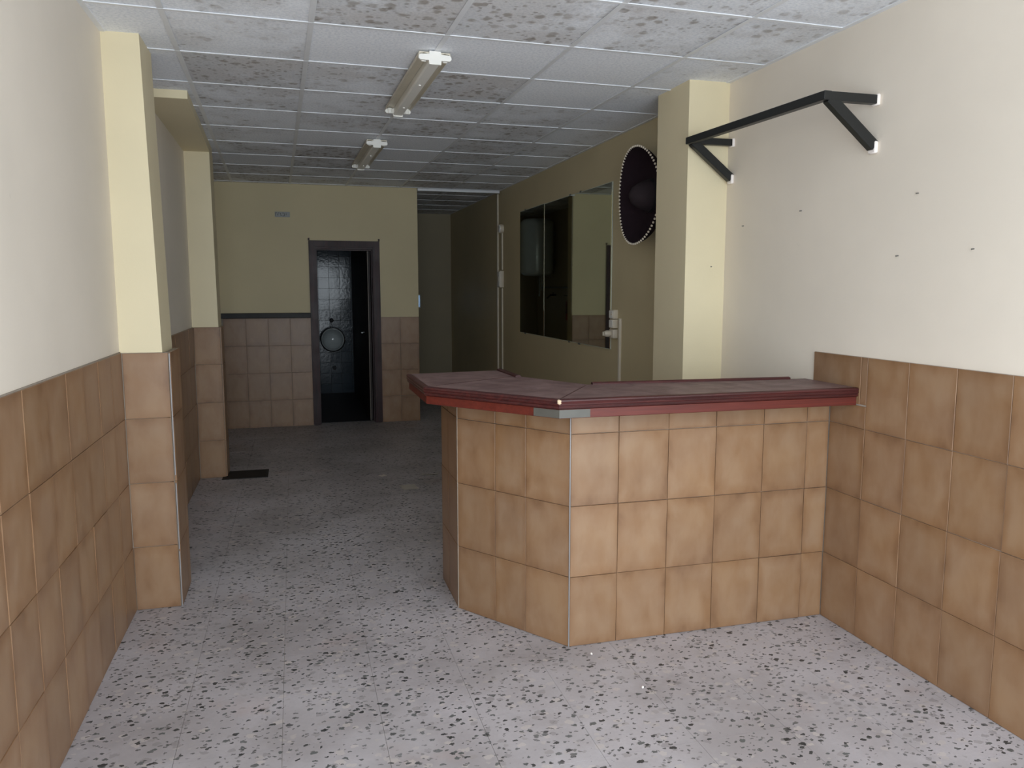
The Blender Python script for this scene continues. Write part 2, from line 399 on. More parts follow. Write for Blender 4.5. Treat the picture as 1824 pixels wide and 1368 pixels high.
# far room behind the partition ------------------------------------------
wk = boxes('wall_kitchen', [((.91, YK, 0), (1.50, YK+.15, 2.95)), ((1.914, YK, 0), (XR+.15, YK+.15, 2.95)), ((1.50, YK, 0), (1.914, YK+.15, 1.255)), ((1.50, YK, 1.465), (1.914, YK+.15, 2.95))], SHADECREAM)
tag(wk, 'dim cream end wall of the passage past the partition', 'wall', kind='structure')
wks = box('wall_kitchen_side', (.91, YB+.32, 0), (.96, YK, 2.95), SHADECREAM)
tag(wks, 'side wall of the dark passage, seen in the mirror panes', 'wall', kind='structure')
w1 = thing('window_1', 'small frosted window glowing blue at the end of the passage', 'window', (1.50, YK+.05, 1.255), kind='structure')
box('pane', (.01, .0, .01), (.409, .006, .20), FROST, w1)
boxes('frame', [((0, -.01, 0), (.414, .02, .014)), ((0, -.01, .196), (.414, .02, .21)), ((0, -.01, .014), (.012, .02, .196)), ((.409, -.01, .014), (.414, .02, .196))], LAMPD, w1)

# toilet behind the doorway ------------------------------------------------
XB0, XB1, YBB = -.15, .845, 11.93
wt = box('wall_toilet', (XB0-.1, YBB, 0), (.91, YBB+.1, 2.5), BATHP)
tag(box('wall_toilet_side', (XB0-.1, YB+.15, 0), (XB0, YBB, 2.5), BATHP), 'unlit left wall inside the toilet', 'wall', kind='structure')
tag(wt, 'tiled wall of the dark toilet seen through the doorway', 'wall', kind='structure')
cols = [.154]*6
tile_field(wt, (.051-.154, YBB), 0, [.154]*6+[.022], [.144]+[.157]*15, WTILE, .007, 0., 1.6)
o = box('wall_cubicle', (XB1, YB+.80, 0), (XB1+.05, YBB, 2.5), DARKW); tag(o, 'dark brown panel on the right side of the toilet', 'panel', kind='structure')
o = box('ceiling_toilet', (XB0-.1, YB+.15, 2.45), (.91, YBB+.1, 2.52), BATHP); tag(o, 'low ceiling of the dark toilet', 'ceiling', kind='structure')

# front wall behind the camera, with the open shop front ---------------------
wf = boxes('wall_front', [((XL-.15, YF-.15, 0), (OP[0], YF, 2.95)), ((OP[1], YF-.15, 0), (XR+.15, YF, 2.95)), ((OP[0], YF-.15, OP[2]), (OP[1], YF, 2.95))], CREAM)
tag(wf, 'cream street-side wall around the open shop front', 'wall', kind='structure')
pv = box('pavement', (-12, -1.4, -.14), (14, YF-.2, -.02), PAVE); tag(pv, 'pale concrete pavement outside the shop front', 'pavement', kind='structure')

# pillars and beam --------------------------------------------------------------
def pillar(name, label, xt, xb, y0, y1, zt, zb):
    p = hexa(name, [(XL, y0+.012, 0), (xb, y0+.012, 0), (xb, y1, 0), (XL, y1, 0)], [(XL, y0+.012, zt), (xt, y0+.012, zt), (xt, y1, zt), (XL, y1, zt)], BUFF)
    return tag(p, label, 'pillar', kind='structure')
p1 = pillar('pillar', 'near left pillar, yellowish above and tiled below', -.634, -.585, Y1, 4.335, ZC+.03, 0)
boxes('grout_bed', [((XL, Y1+.004, 0), (-.586, Y1+.02, 4*ROW-.002)), ((-.60, Y1+.004, 0), (-.582, 4.335, 4*ROW-.004))], GROUT, p1)
for k in range(4):
    put_tile(p1, (XL+.012, Y1+.011, k*ROW), 0, -.582-XL-.012, ROW-(.003 if k == 3 else 0), t=.011)
    put_tile(p1, (-.583, Y1+.014, k*ROW), PI/2, .236, ROW-(.003 if k == 3 else 0), t=.010)
    put_tile(p1, (-.583, Y1+.25, k*ROW), PI/2, .083, ROW-(.003 if k == 3 else 0), t=.010)
for a, b in ((0, .28), (.29, .62), (.66, 1.25)):
    o = box('corner_strip', (-.5785, Y1+.001, a), (-.574, Y1+.006, b), ALU, p1)
p2 = pillar('pillar', 'far left pillar under the ceiling beam, tiled below', -.604, -.585, Y2, 7.06, 2.64, 0)
boxes('grout_bed', [((XL, Y2+.004, 0), (-.586, Y2+.02, 4*ROW-.014)), ((-.60, Y2+.004, 0), (-.582, 7.06, 4*ROW-.016))], GROUT, p2)
for k in range(4):
    hh = ROW-(.012 if k == 3 else 0)
    put_tile(p2, (XL+.012, Y2+.011, k*ROW), 0, -.582-XL-.012, hh, t=.011)
    put_tile(p2, (-.583, Y2+.014, k*ROW), PI/2, .236, hh, t=.010)
p3 = hexa('pillar', [(2.150, Y3, 0), (XR, Y3, 0), (XR, 4.45, 0), (2.150, 4.45, 0)], [(2.146, Y3, ZC+.03), (XR, Y3, ZC+.03), (XR, 4.45, ZC+.03), (2.146, 4.45, ZC+.03)], BUFF)
tag(p3, 'plain cream right pillar behind the bar', 'pillar', kind='structure')
for yy, zz in ((Y3, 1.679),): tube('nail', (2.31, yy+.004, zz), (2.31, yy-.01, zz), .003, PIPE, p3, 8)
bmn = hexa('beam', [(XL, 5.06, 2.652), (-.555, 5.06, 2.652), (-.607, 7.06, 2.625), (XL, 7.06, 2.625)], [(XL, 5.06, ZC+.03), (-.555, 5.06, ZC+.03), (-.607, 7.06, ZC+.03), (XL, 7.06, ZC+.03)], BUFF)
tag(bmn, 'low painted beam running along the left wall under the ceiling', 'beam', kind='structure')

# ceiling ------------------------------------------------------------------------
GR = math.radians(1.1513); GX, GY, GP = .1135, 3.657, .6003
def gp(i, j): return (GX+GP*(i*math.cos(GR)-j*math.sin(GR)), GY+GP*(j*math.cos(GR)+i*math.sin(GR)))
ce = box('ceiling', (XL-.15, YF-.15, ZC+.20), (XR+.15, YK+.15, ZC+.26), CREAM)
tag(ce, 'suspended grid ceiling of white mould-stained panels', 'ceiling', kind='structure')
MOULDMAP = {(-1, -1): .55, (0, -1): .95, (1, -1): .75, (2, -1): .55, (3, -1): .6, (2, -2): .5, (3, -2): .5, (1, -2): .6, (0, -2): .7, (-1, -2): .5,
 (-2, -1): .12, (-2, 0): .15, (-2, 1): .3, (-1, 0): .5, (0, 0): 0., (1, 0): 0., (2, 0): .0, (3, 0): .4,
 (-1, 1): .85, (0, 1): .6, (1, 1): .85, (2, 1): 0., (3, 1): .3, (-1, 2): .5, (0, 2): .45, (1, 2): .65, (2, 2): .5, (3, 2): .3,
 (-1, 3): .4, (0, 3): .6, (1, 3): .65, (2, 3): .6, (-1, 4): .5, (0, 4): 0., (1, 4): .05, (2, 4): .7, (-1, 5): .55, (0, 5): .85, (1, 5): .1, (2, 5): .7,
 (-1, 6): 0., (0, 6): .75, (1, 6): .05}
def clampx(p): return (min(max(p[0], XL), XR), p[1])
def extx(p, q):  # where the cross line p->q meets a side wall
    return q
for j in range(-7, 15):
    for i in range(-2, 4):
        A, B, Cc, D = gp(i, j), gp(i+1, j), gp(i+1, j+1), gp(i, j+1)
        pts = []
        for P in (A, B, Cc, D):
            x = P[0]
            if i == -2 and P in (A, D): x = XL
            if i == 3 and P in (B, Cc): x = XR
            pts.append((x, P[1]))
        if min(p[1] for p in pts) > YK or max(p[1] for p in pts) < YF: continue
        pts = [(x, min(max(yy, YF), YK)) for x, yy in pts]
        z = ZC+.0030+random.uniform(0, .001)
        bm = bmesh.new(); add_prism(bm, pts, z, z+.014)
        t = [random.gauss(0, .0012), random.gauss(0, .0012)]; cx = sum(p[0] for p in pts)/4; cy = sum(p[1] for p in pts)/4
        for v in bm.verts: v.co.z += abs((v.co.x-cx)*t[0]+(v.co.y-cy)*t[1])
        o = link('ceiling_panel', bm_mesh(bm, 'ceiling_panel'), PANEL, ce)
        mv = MOULDMAP.get((i, j), random.choice((.3, .5, .6, .7, .75)))
        o.color = (mv, mv, mv, 1)
def tee(name, p, q, w=.024, zb=0.):
    d = Vector((q[0]-p[0], q[1]-p[1], 0)).normalized(); n = Vector((-d.y, d.x, 0))*w/2
    P, Q = Vector((p[0], p[1], 0)), Vector((q[0], q[1], 0))
    pts = [(v.x, v.y) for v in (P-n, Q-n, Q+n, P+n)]
    return prism(name, pts, ZC-.0005+zb, ZC+.0028, TEE, ce)
for i in range(-1, 4):
    a, b = gp(i, -6.7), gp(i, 14.15); tee('main_tee', a, b)
for j in range(-6, 14):
    for i in range(-2, 4):
        a, b = gp(i, j), gp(i+1, j)
        if a[1] < YF+.02 or a[1] > YK-.02: continue
        if i == -2: a = (XL+.001, a[1])
        if i == 3: b = (XR-.001, b[1])
        tee('cross_tee', a, b, .020, -.0006)
for k, (a, b) in enumerate((((XL, YF, ZC-.001), (XL+.022, Y1+.01, ZC+.004)), ((XR-.024, YF, ZC-.001), (XR, Y3, ZC+.004)), ((XR-.022, 4.45, ZC-.001), (XR, YK, ZC+.004)))):
    o = box('trim_%d' % (k+2), a, b, TEE)
    tag(o, ('white ceiling angle along the near left wall', 'white ceiling angle above the black wall frame', 'white ceiling angle above the mirrors')[k], 'trim', kind='structure')

# door -----------------------------------------------------------------------------
dr = thing('door_1', 'dark varnished door frame with its door folded back inside', 'door', (0, YB, 0), kind='structure')
def mitre(name, inner, outer, y0, y1):
    bm = bmesh.new(); pts = [inner[0], inner[1], outer[1], outer[0]]
    a = [bm.verts.new((x, y0, z)) for x, z in pts]; b = [bm.verts.new((x, y1, z)) for x, z in pts]
    bm.faces.new(a); bm.faces.new(b)
    for i in range(4): bm.faces.new((a[i], a[(i+1) % 4], b[(i+1) % 4], b[i]))
    bmesh.ops.bevel(bm, geom=bm.edges[:], offset=.006, segments=2, affect='EDGES')
    return link(name, bm_mesh(bm, name, 30), DOORW, dr)
iL, iR, iZ, oL, oR, oZ = .258, .890, 2.02, .183, .968, 2.09
mitre('architrave', ((iL, 0), (iL, iZ)), ((oL, 0), (oL, oZ)), -.025, .002)
mitre('architrave', ((iR, 0), (iR, iZ)), ((oR, 0), (oR, oZ)), -.025, .002)
mitre('architrave', ((iL, iZ), (iR, iZ)), ((oL, oZ), (oR, oZ)), -.025, .002)
box('jamb', (.24, .0, 0), (.262, .15, 2.03), DOORW, dr); box('jamb', (.885, 0, 0), (.907, .15, 2.03), DOORW, dr)
box('head_jamb', (.262, 0, 1.998), (.885, .15, 2.03), DOORW, dr)
boxes('door_stop', [((.262, .06, 0), (.272, .08, 1.985)), ((.875, .06, 0), (.885, .08, 1.985)), ((.262, .06, 1.985), (.885, .08, 1.998))], DOORW, dr)
leaf = box('door_leaf', (.836, .12, .01), (.872, .76, 1.985), DARKW, dr, .003)
tube('handle', (.836, .68, 1.02), (.795, .68, 1.02), .01, PIPE, leaf); tube('handle', (.800, .68, 1.02), (.800, .58, 1.02), .009, PIPE, leaf)
box('edge_strip', (.837, .112, .01), (.845, .1195, 1.985), m_plain('bare_door_edge', lin(120, 110, 100), .5), leaf)
for x in (.186, .962): box('nail_block', (x-.008, -.012, 2.088), (x+.010, .0, 2.118), DOORW, dr, .003)

# ================================================================== THINGS
# bar counter ---------------------------------------------------------------------
A_, B_, C_, D_ = (XR-.010, 3.073), (1.112, 3.073), (.732, 3.615), (.732, 4.03)
bc = thing('bar_counter', 'angled bar counter clad in brown cloudy tiles', 'counter', (1.4, 3.3, 0))
def loc(o): o.matrix_parent_inverse = bc.matrix_world.inverted(); return o
bc.matrix_world  # world matrix not evaluated yet; children are placed through the offset below
OFF = Vector((1.4, 3.3, 0))
def rel(p): return (p[0]-OFF.x, p[1]-OFF.y)
t_ = .010
core = [(A_[0], A_[1]+t_-.003), (B_[0]+.004, B_[1]+t_-.003), (C_[0]+t_-.003, C_[1]+.003), (D_[0]+t_-.003, D_[1]), (.90, 4.03), (.90, 3.67), (1.195, 3.25), (A_[0], 3.25)]
prism('body', [rel(p) for p in core], 0, 1.045, WGROUT, bc)
RC = [ROW, ROW, ROW, .098]
tile_field(bc, rel((B_[0]+.001, B_[1]+t_)), 0, [.2185, .2355, .2335, .2415, .2265, A_[0]-2.2675-.001], RC, t=t_)
ang = math.atan2(B_[1]-C_[1], B_[0]-C_[0]); nn = Vector((math.sin(ang), -math.cos(ang), 0))
st = Vector((C_[0], C_[1], 0))-nn*t_
tile_field(bc, rel((st.x, st.y)), ang, [.239, .180, .2415], RC, t=t_)
tile_field(bc, rel((D_[0]+t_, D_[1])), -PI/2, [.18, .2345], RC, t=t_)
def vbar(p, r, m): tube('corner_strip', (p[0]-OFF.x, p[1]-OFF.y, 0), (p[0]-OFF.x, p[1]-OFF.y, 1.045), r, m, bc, 8)
vbar((B_[0]-.001, B_[1]+.003), .0032, ALU); vbar((C_[0]+.001, C_[1]+.001), .003, GROUT)

# counter top -----------------------------------------------------------------------
ct = thing('counter_top', 'dusty dark red wooden worktop lying on the tiled bar', 'worktop', (1.4, 3.3, 1.045))
OUT = [(XR-.012, 2.905), (1.003, 2.905), (.567, 3.445), (.567, 3.985)]
INN = [(1.05, 4.035), (1.058, 3.745), (1.279, 3.322), (XR-.012, 3.262)]
def r3(p): return (p[0]-1.4, p[1]-3.3)
prism('top_board', [r3(p) for p in OUT+INN], .030, .076, TOPW, ct)
# seams where the three boards meet
def path_m(pts):
    ns = [Vector((b[1]-a[1], -(b[0]-a[0]))).normalized() for a, b in zip(pts, pts[1:])]
    ns = [-n for n in ns]
    ms = [ns[0]]
    for a, b in zip(ns, ns[1:]):
        m = (a+b).normalized(); ms.append(m/m.dot(a))
    ms.append(ns[-1]); return ms
MS = path_m(OUT)
def sweep(name, k, prof, mat, parent):
    bm = bmesh.new(); ends = []
    for i in (k, k+1):
        P = Vector(r3(OUT[i])); ends.append([bm.verts.new((P.x+MS[i].x*o_, P.y+MS[i].y*o_, z)) for o_, z in prof])
    n = len(prof); bm.faces.new(ends[0]); bm.faces.new(ends[1])
    for i in range(n): bm.faces.new((ends[0][i], ends[0][(i+1) % n], ends[1][(i+1) % n], ends[1][i]))
    return link(name, bm_mesh(bm, name, 35), mat, parent)
sgn = 1.0 if (Vector(OUT[0])+MS[0]*.1).y < 2.9 else -1.0
MS = [m*sgn for m in MS]
mp = [(-.004, .036), (.012, .036), (.017, .039), (.0185, .044), (.016, .048), (.0165, .050), (.021, .053), (.022, .058), (.0185, .062), (.019, .064), (.0215, .068), (.020, .073), (.014, .0765), (-.004, .0765)]
fp = [(-.02, -.002), (.006, -.002), (.008, 0), (.008, .034), (.005, .036), (-.02, .036)]
for k in range(3):
    sweep('edge_moulding', k, mp, MOULD, ct); fo = sweep('fascia_board', k, fp, FASC, ct)
# tape over the front corner
tp = [(.0075, .000), (.0098, .000), (.0098, .033), (.0075, .033)]
def tape(k, f0, f1):
    bm = bmesh.new(); ends = []
    for f in (f0, f1):
        P = Vector(r3(OUT[k])).lerp(Vector(r3(OUT[k+1])), f); m = MS[k].lerp(MS[k+1], f)
        ends.append([bm.verts.new((P.x+m.x*o_, P.y+m.y*o_, z)) for o_, z in tp])
    bm.faces.new(ends[0]); bm.faces.new(ends[1])
    for i in range(4): bm.faces.new((ends[0][i], ends[0][(i+1) % 4], ends[1][(i+1) % 4], ends[1][i]))
    o = link('tape_patch', bm_mesh(bm, 'tape_patch'), TAPE, ct); o['label'] = 'grey tape patch on the front corner'
tape(0, .906, 1.0); tape(1, 0.0, .175)
P = r3(OUT[1])
bm = bmesh.new()
bmesh.ops.create_icosphere(bm, subdivisions=2, radius=.0095, matrix=Matrix.Translation((P[0]-.008, P[1]-.019, .066)) @ Matrix.Diagonal((.9, .6, 1.1, 1)))
for v in bm.verts: v.co += Vector((random.uniform(-.002, .002), random.uniform(-.002, .002), random.uniform(-.002, .002)))
link('chipped_corner', bm_mesh(bm, 'chipped_corner'), CHIP, ct)
# raised lip along the serving side
def lip(p, q):
    p, q = r3(p), r3(q); d = Vector((q[0]-p[0], q[1]-p[1])).normalized(); n = Vector((-d.y, d.x))
    bm = bmesh.new(); ends = []
    for e in (p, q): ends.append([bm.verts.new((e[0]+n.x*a, e[1]+n.y*a, z)) for a, z in ((-.014, .076), (-.014, .082), (-.009, .086), (-.004, .084), (.002, .087), (.010, .085), (.013, .080), (.013, .05), (.0, .05), (.0, .076))])
    m = len(ends[0]); bm.faces.new(ends[0]); bm.faces.new(ends[1])
    for i in range(m): bm.faces.new((ends[0][i], ends[0][(i+1) % m], ends[1][(i+1) % m], ends[1][i]))
    return link('raised_lip', bm_mesh(bm, 'raised_lip', 30), MOULD, ct)
lip((1.300, 3.320), (XR-.10, 3.266)); lip((1.050, 4.035), (1.058, 3.690))
for p, q in (((1.003, 2.905), (1.279, 3.322)), ((.567, 3.445), (1.058, 3.745))):
    p2_, q2_ = r3(p), r3(q); d = Vector((q2_[0]-p2_[0], q2_[1]-p2_[1])).normalized()
    bar('seam_strip', (p2_[0]+d.x*.01, p2_[1]+d.y*.01, .0759), (q2_[0]-d.x*.02, q2_[1]-d.y*.02, .0759), .004, .0015, MOULD, ct, bev=0)

# mirrors ------------------------------------------------------------------------------
MY = [8.272, 7.411, 6.604, 5.708]
ml = ['tarnished mirror pane farthest from the sombrero, reflecting a white water heater', 'middle tarnished mirror pane of the three on the right wall', 'mirror pane nearest the sombrero, reflecting the yellowish far wall']
for k in range(3):
    m = thing('mirror', ml[k], 'mirror', (XR, (MY[k]+MY[k+1])/2, 1.08), group='mirror panes on the right wall')
    if k == 2: m.location.x -= .005; m.rotation_euler.z = .006
    hw = (MY[k]-MY[k+1])/2-.0035; zt = 1.300-.004*k
    o = box('backing', (-.006, -hw, 0), (-.001, hw, zt), MEDGE, m)
    bm = bmesh.new()
    A = [bm.verts.new((-.0062, s*(hw-.005), z)) for s, z in ((-1, .003), (1, .003), (1, zt-.003), (-1, zt-.003))]
    B = [bm.verts.new((-.0105, s*(hw-.009), z)) for s, z in ((-1, .006), (1, .006), (1, zt-.006), (-1, zt-.006))]
    bm.faces.new(A); bm.faces.new(B)
    for i in range(4): bm.faces.new((A[i], A[(i+1) % 4], B[(i+1) % 4], B[i]))
    link('glass', bm_mesh(bm, 'glass'), MIRR, m)
    for z in (0., zt): box('clip', (-.0135, -.012+hw*.55*(1 if k != 1 else -1.5), z-.008), (-.001, .012+hw*.55*(1 if k != 1 else -1.5), z+.008), PIPE, m, .002)

# sombrero --------------------------------------------------------------------------------
HC = Vector((2.322, 4.90, 2.170))
hat = thing('sombrero', 'dark purple sombrero with white pompom edging hung on the wall', 'hat', HC)
axis = Vector((-1, -.01, -.02)).normalized()      # brim opens towards the room, bottom edge swung out
q = Vector((0, 0, 1)).rotation_difference(axis); hat.rotation_mode = 'QUATERNION'; hat.rotation_quaternion = q
def brimr(t): return .311+.004*math.cos(2*t)
def brim_mesh():
    bm = bmesh.new(); seg = 72; prof = [(.100, .000), (.15, -.004), (.20, .002), (.25, .018), (.29, .044), (.318, .074), (.332, .100), (.335, .106)]
    rings = []
    for side in (0, 1):
        pr = prof if side == 0 else prof[::-1]
        for r, h in pr:
            rr = r/.335; ring = []
            for k in range(seg):
                t = 2*PI*k/seg; R_ = r+(brimr(t)-.335)*rr; lift = h*(1+.15*math.cos(2*t))
                if side == 1: R_ += .005*(rr > .8); lift -= .008
                ring.append(bm.verts.new((R_*math.cos(t), R_*math.sin(t), lift)))
            rings.append(ring)
    for a, b in zip(rings, rings[1:]):
        for i in range(seg): bm.faces.new((a[i], a[(i+1) % seg], b[(i+1) % seg], b[i]))
    return bm_mesh(bm, 'brim', 60)
link('brim', brim_mesh(), FELT, hat)
lathe('crown', [(.108, -.006), (.104, .02), (.096, .05), (.080, .09), (.058, .125), (.030, .144), (.006, .150)], FELT2, hat, 40)
lathe('hat_band', [(.106, -.002), (.111, .0), (.108, .022), (.102, .022)], m_plain('black_hat_band', lin(20, 14, 18), .8), hat, 40)
bm = bmesh.new()
for k in range(76):
    t = 2*PI*k/76; R_ = brimr(t)+.002; hgt = .104*(1+.15*math.cos(2*t))
    bmesh.ops.create_icosphere(bm, subdivisions=1, radius=.0085, matrix=Matrix.Translation((R_*math.cos(t), R_*math.sin(t), hgt)))
o = link('pompom_trim', bm_mesh(bm, 'pompom_trim', 60), BEAD, hat); o['kind'] = 'stuff'
tube('hook', (0, 0, -.055), (0, 0, -.0), .006, PIPE, hat)

# black steel wall frame -----------------------------------------------------------------------
br = thing('wall_bracket', 'black steel triangular bracket frame fixed high on the right wall', 'bracket', (XR, 3.445, 2.34))
w = .036
XO = -.255
for yy, zt, zb, xo in ((-.565, .002, -.188, XO), (.565, .022, -.172, XO-.012)):
    bar('arm', (-.012, yy, zt), (xo, yy, zt), w, w, BLACK, br)
    bar('brace', (-.010, yy, zb), (xo+.014, yy, zt-.006), w*.98, w*1.25, BLACK, br)
    box('plaster_dab', (-.016, yy-.022, zt-.024), (.0, yy+.022, zt+.022), PLAST, br, .004)
    box('plaster_dab', (-.018, yy-.022, zb-.030), (.0, yy+.022, zb+.020), PLAST, br, .004)
bar('front_rail', (XO, -.583, .003), (XO-.012, .583, .022), w, w*1.02, BLACK, br)

# ceiling lights (no tubes fitted) -----------------------------------------------------------------
def light(label, x, y0, y1, rz):
    L = y1-y0
    t = thing('ceiling_light', label, 'lamp', (x, y0, ZC-.002), rz, 'twin batten fittings on the ceiling')
    def ext(name, prof, a, b, mat, bev=0):
        bm = bmesh.new(); A = [bm.verts.new((px, a, pz)) for px, pz in prof]; B = [bm.verts.new((px, b, pz)) for px, pz in prof]; n = len(prof)
        bm.faces.new(A); bm.faces.new(B)
        for i in range(n): bm.faces.new((A[i], A[(i+1) % n], B[(i+1) % n], B[i]))
        if bev: bmesh.ops.bevel(bm, geom=bm.edges[:], offset=bev, segments=2, affect='EDGES')
        return link(name, bm_mesh(bm, name, 30), mat, t)
    chn = ext('channel', [(-.026, 0), (.026, 0), (.026, -.03), (.030, -.046), (.024, -.056), (-.024, -.056), (-.030, -.046), (-.026, -.03)], .012, L-.012, LAMPW)
    for s in (-1, 1):
        ext('reflector', [(s*.026, -.002), (s*.076, -.002), (s*.080, -.022), (s*.077, -.024), (s*.072, -.010), (s*.050, -.006), (s*.028, -.012)], .012, L-.012, LAMPD)
    cap = [(-.028, 0), (.028, 0), (.029, -.014), (.072, -.016), (.080, -.024), (.080, -.036), (.072, -.043), (.031, -.043), (.029, -.062), (-.029, -.062), (-.031, -.043), (-.072, -.043), (-.080, -.036), (-.080, -.024), (-.072, -.016), (-.029, -.014)]
    ext('end_cap', cap, 0, .016, LAMPW); ext('end_cap', cap, L-.016, L, LAMPW)
    for s in (-1, 1):
        for a in (.016, L-.030): 
            bm = bmesh.new(); add_box(bm, (s*.053-.012, a, -.046), (s*.053+.012, a+.014, -.012), .003); link('lamp_holder', bm_mesh(bm, 'lamp_holder'), LAMPW, t)
    for a in (.35, .80): tube('screw', (.0, L*a, -.052), (.0, L*a, -.061), .007, LAMPW, chn, 10)
    return t
light('nearer empty white twin-tube ceiling fitting', .700, 3.905, 5.13, GR)
light('farther empty white twin-tube ceiling fitting', .660, 6.25, 7.47, GR)

# wall electrics -------------------------------------------------------------------------------------
def conduit(label, y, z0, z1, w=.018, d=.012):
    return tag(box('cable_conduit', (XR-d, y-w/2, z0), (XR, y+w/2, z1), PLASTIC, None, .002), label, 'conduit', 'conduits on the right wall')
conduit('long pale cable conduit running from ceiling to floor past the mirrors', 9.235, .0, 2.672, .03, .018)
tag(box('cable_trunking', (XE, 9.10, ZC-.030), (XR-.02, 9.128, ZC-.0025), TEE, None, .002), 'white trunking strip across the ceiling above the passage opening', 'trunking')
conduit('short pale conduit between round junction box and switch box', 9.03, 1.775, 2.20, .022, .016)
conduit('pale conduit dropping from the switch box to the floor', 9.03, .0, 1.562, .022, .016)
jb = thing('junction_box', 'round white junction box on the wall above the switch box', 'junction box', (XR, 9.03, 2.252))
mt = Matrix.Rotation(-PI/2, 4, 'Y')
lathe('body', [(.050, 0), (.052, .02), (.050, .038)], PLASTIC, jb, 24, mt); lathe('lid', [(.047, .038), (.046, .046), (.040, .050)], LAMPW, jb, 24, mt)
sb = thing('switch_box', 'tall white switch box on the conduit left of the mirrors', 'switch box', (XR, 9.03, 1.665))
box('body', (-.050, -.045, -.098), (0, .045, .098), PLASTIC, sb, .006, 2); sbc = box('cover', (-.058, -.038, -.085), (-.0505, .038, .085), LAMPW, sb, .003)
box('rocker', (-.064, -.018, -.03), (-.0585, .018, .03), PLASTIC, sbc, .003)
so_l = ['top white wall socket beside the mirror corner', 'middle white wall socket beside the mirror corner', 'lowest white wall socket holding a plug']
for k, z in enumerate((1.358, 1.286, 1.209)):
    s = thing('wall_socket', so_l[k], 'socket', (XR, 5.625, z), group='stacked sockets by the mirror')
    box('body', (-.042, -.038, -.034), (0, .038, .034), PLASTIC, s, .005, 2)
    if k < 2: box('cover', (-.047, -.032, -.029), (-.0425, .032, .029), LAMPW, s, .002)
    if k == 0: tube('screw', (-.047, -.02, 0), (-.050, -.02, 0), .006, CHIP, s, 8)
pg = thing('plug', 'white plug pushed into the lowest wall socket', 'plug', (XR-.0425, 5.640, 1.209))
lathe('body', [(.022, 0), (.026, .010), (.026, .030), (.018, .048)], PLASTIC, pg, 16, mt); box('grip', (-.062, -.010, -.016), (-.049, .010, .016), LAMPD, pg, .003)
conduit('pale conduit rising behind the bar to the wall sockets', 5.530, .0, 1.33, .026, .018)

# number plate on far wall ------------------------------------------------------------------------------
np_ = thing('number_plate', 'small faded grey plate with worn characters above the doorway', 'plate', (-.085, YB, 2.368))
box('plate', (-.080, -.005, -.029), (.080, 0, .029), LABEL, np_, .001)
for x0, x1, z0, z1 in ((-.076, -.070, -.016, .02), (-.064, -.058, .012, .02), (-.048, -.030, .012, .018), (-.052, -.044, -.012, .004), (-.022, -.016, -.004, .016), (-.020, -.008, -.016, -.006), (.000, .016, .012, .018), (.018, .024, -.018, .012), (.002, .018, -.020, -.014), (.038, .044, -.008, .014)):
    box('worn_mark', (x0, -.0058, z0), (x1, -.0051, z1), LABDK, np_)

# toilet things -------------------------------------------------------------------------------------------
ur = thing('urinal', 'white ceramic wall urinal with round bowl in the dark toilet', 'urinal', (.535, YBB-.007, .78))
mu = Matrix.Translation((0, 0, 0)) @ Matrix.Rotation(PI/2-.35, 4, 'X')
bm = bmesh.new(); seg = 36
prof = [(.03, .02), (.09, .03), (.125, .075), (.14, .15), (.148, .20), (.160, .205), (.166, .19), (.160, .13), (.14, .06), (.10, .005), (.05, -.01)]
add_lathe(bm, prof, seg, Matrix.Translation((0, -.07, -.03)) @ Matrix.Diagonal((1., 1., 1.05, 1)) @ mu)
link('bowl', bm_mesh(bm, 'bowl', 50), CERAM, ur)
bm = bmesh.new(); add_lathe(bm, [(.163, .196), (.173, .200), (.177, .190), (.173, .178), (.164, .184)], seg, Matrix.Translation((0, -.07, -.03)) @ Matrix.Diagonal((1., 1., 1.05, 1)) @ mu, close=True)
link('rim', bm_mesh(bm, 'rim', 60), DKRUB, ur)
box('back_plate', (-.13, -.06, -.12), (.13, 0, .16), CERAM, ur, .03, 3)
fpp = tube('flush_pipe', (0, -.03, .16), (0, -.03, .32), .011, PIPE, ur); lathe('flush_valve', [(.025, 0), (.03, .01), (.03, .05), (.018, .06)], DKRUB, fpp, 16, Matrix.Translation((0, 0, .31)) @ Matrix.Rotation(PI/2, 4, 'X'))
dn = tag(tube('drain_pipe', (.562, YBB+.0, .38), (.562, YBB-.05, .38), .03, DKRUB), 'black drain stub in the toilet tiles below the urinal', 'pipe')

# passage things seen in the mirrors ------------------------------------------------------------------------
wh = thing('water_heater', 'white cylindrical water heater in the mirror reflection', 'water heater', (1.215, 11.40, 1.74))
lathe('tank', [(.06, 0), (.20, .008), (.245, .05), (.25, .09), (.25, .76), (.245, .80), (.20, .842), (.06, .85)], HEAT, wh, 40)
box('wall_bracket', (-.255, -.12, .60), (-.20, .12, .66), PIPE, wh); box('wall_bracket', (-.255, -.12, .18), (-.20, .12, .24), PIPE, wh)
tube('inlet_pipe', (-.06, -.06, .01), (-.06, -.06, -.22), .011, PIPE, wh); tube('outlet_pipe', (-.06, .06, .01), (-.06, .06, -.30), .011, PIPE, wh)
fe = thing('fire_extinguisher', 'red fire extinguisher on the passage wall, seen in the mirror', 'fire extinguisher', (1.005, 10.55, 1.10))
lathe('cylinder', [(.02, 0), (.041, .006), (.044, .03), (.044, .24), (.036, .28), (.016, .30)], RED, fe, 24)
vlv = tube('valve', (0, 0, .295), (0, 0, .34), .016, PIPE, fe); bar('lever', (-.01, 0, .345), (.07, 0, .36), .016, .008, DKRUB, vlv); tube('hose', (.02, -.02, .32), (.050, -.03, .10), .009, DKRUB, fe)
box('hanger', (-.045, -.02, .22), (-.012, .02, .33), PIPE, fe)
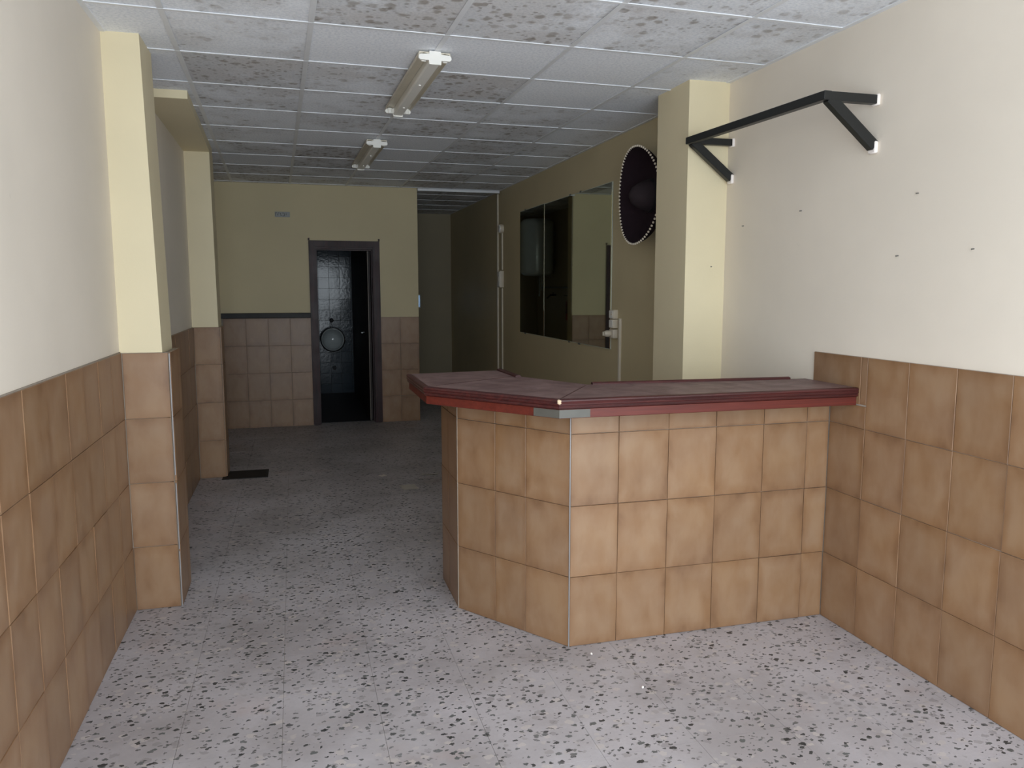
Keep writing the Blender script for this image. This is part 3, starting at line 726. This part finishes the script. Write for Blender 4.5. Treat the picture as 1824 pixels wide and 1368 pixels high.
tag(tube('water_pipe', (.973, 9.9, 1.572), (.973, 11.9, 1.572), .012, PIPE), 'thin water pipe running along the dark passage wall', 'pipe')
tp_ = thing('wall_tap', 'dark tap under the water heater in the passage', 'tap', (.961, 11.25, 1.46))
tube('body', (0, 0, 0), (.09, 0, 0), .014, DKRUB, tp_); tube('spout', (.085, 0, 0), (.14, 0, -.05), .011, DKRUB, tp_); bar('handle', (.045, -.03, .035), (.045, .03, .035), .012, .012, DKRUB, tp_); tube('stem', (.045, 0, .01), (.045, 0, .035), .006, DKRUB, tp_)

# floor things ---------------------------------------------------------------------------------------------------
fc = thing('floor_cover', 'dark rectangular iron cover in the floor beside the far left pillar', 'floor cover', (-.43, 6.82, 0))
box('plate', (-.165, -.13, .0), (.165, .13, .006), COVER, fc, .001)
boxes('frame', [((-.18, -.145, 0), (.18, -.131, .005)), ((-.18, .131, 0), (.18, .145, .005)), ((-.18, -.131, 0), (-.166, .131, .005)), ((.166, -.131, 0), (.18, .131, .005))], COVER, fc)
def scrap(label, x, y, w_, d_, rz):
    bm = bmesh.new(); n = 5; g = [[bm.verts.new(((i/n-.5)*w_+random.uniform(-.004, .004), (j/n-.5)*d_+random.uniform(-.004, .004), .0015+.004*random.random())) for j in range(n+1)] for i in range(n+1)]
    for i in range(n):
        for j in range(n): bm.faces.new((g[i][j], g[i+1][j], g[i+1][j+1], g[i][j+1]))
    bmesh.ops.solidify(bm, geom=bm.faces[:], thickness=.0012)
    o = link('paper_scrap', bm_mesh(bm, 'paper_scrap', 60), PAPER); o.location = (x, y, .0012); o.rotation_euler = (0, 0, rz)
    tag(o, label, 'paper', 'paper scraps on the floor')
scrap('largest pale paper scrap on the floor left of the bar', .832, 6.02, .12, .15, .1)
scrap('tiny pale scrap on the dark floor before the paper scrap', .672, 6.46, .06, .05, .5)
scrap('thin pale scrap on the floor near the bar end', 1.06, 6.40, .14, .035, -.05)
for lab, x, y in (('crumb of white plaster on the floor in front of the bar corner', 1.27, 2.66), ('smaller crumb of white plaster just in front of the bar', 1.18, 2.98)):
    bm = bmesh.new(); bmesh.ops.create_icosphere(bm, subdivisions=1, radius=.006)
    for v in bm.verts: v.co *= random.uniform(.7, 1.2)
    o = link('plaster_crumb', bm_mesh(bm, 'plaster_crumb'), PLAST); o.location = (x, y, .004); tag(o, lab, 'crumb', 'plaster crumbs')
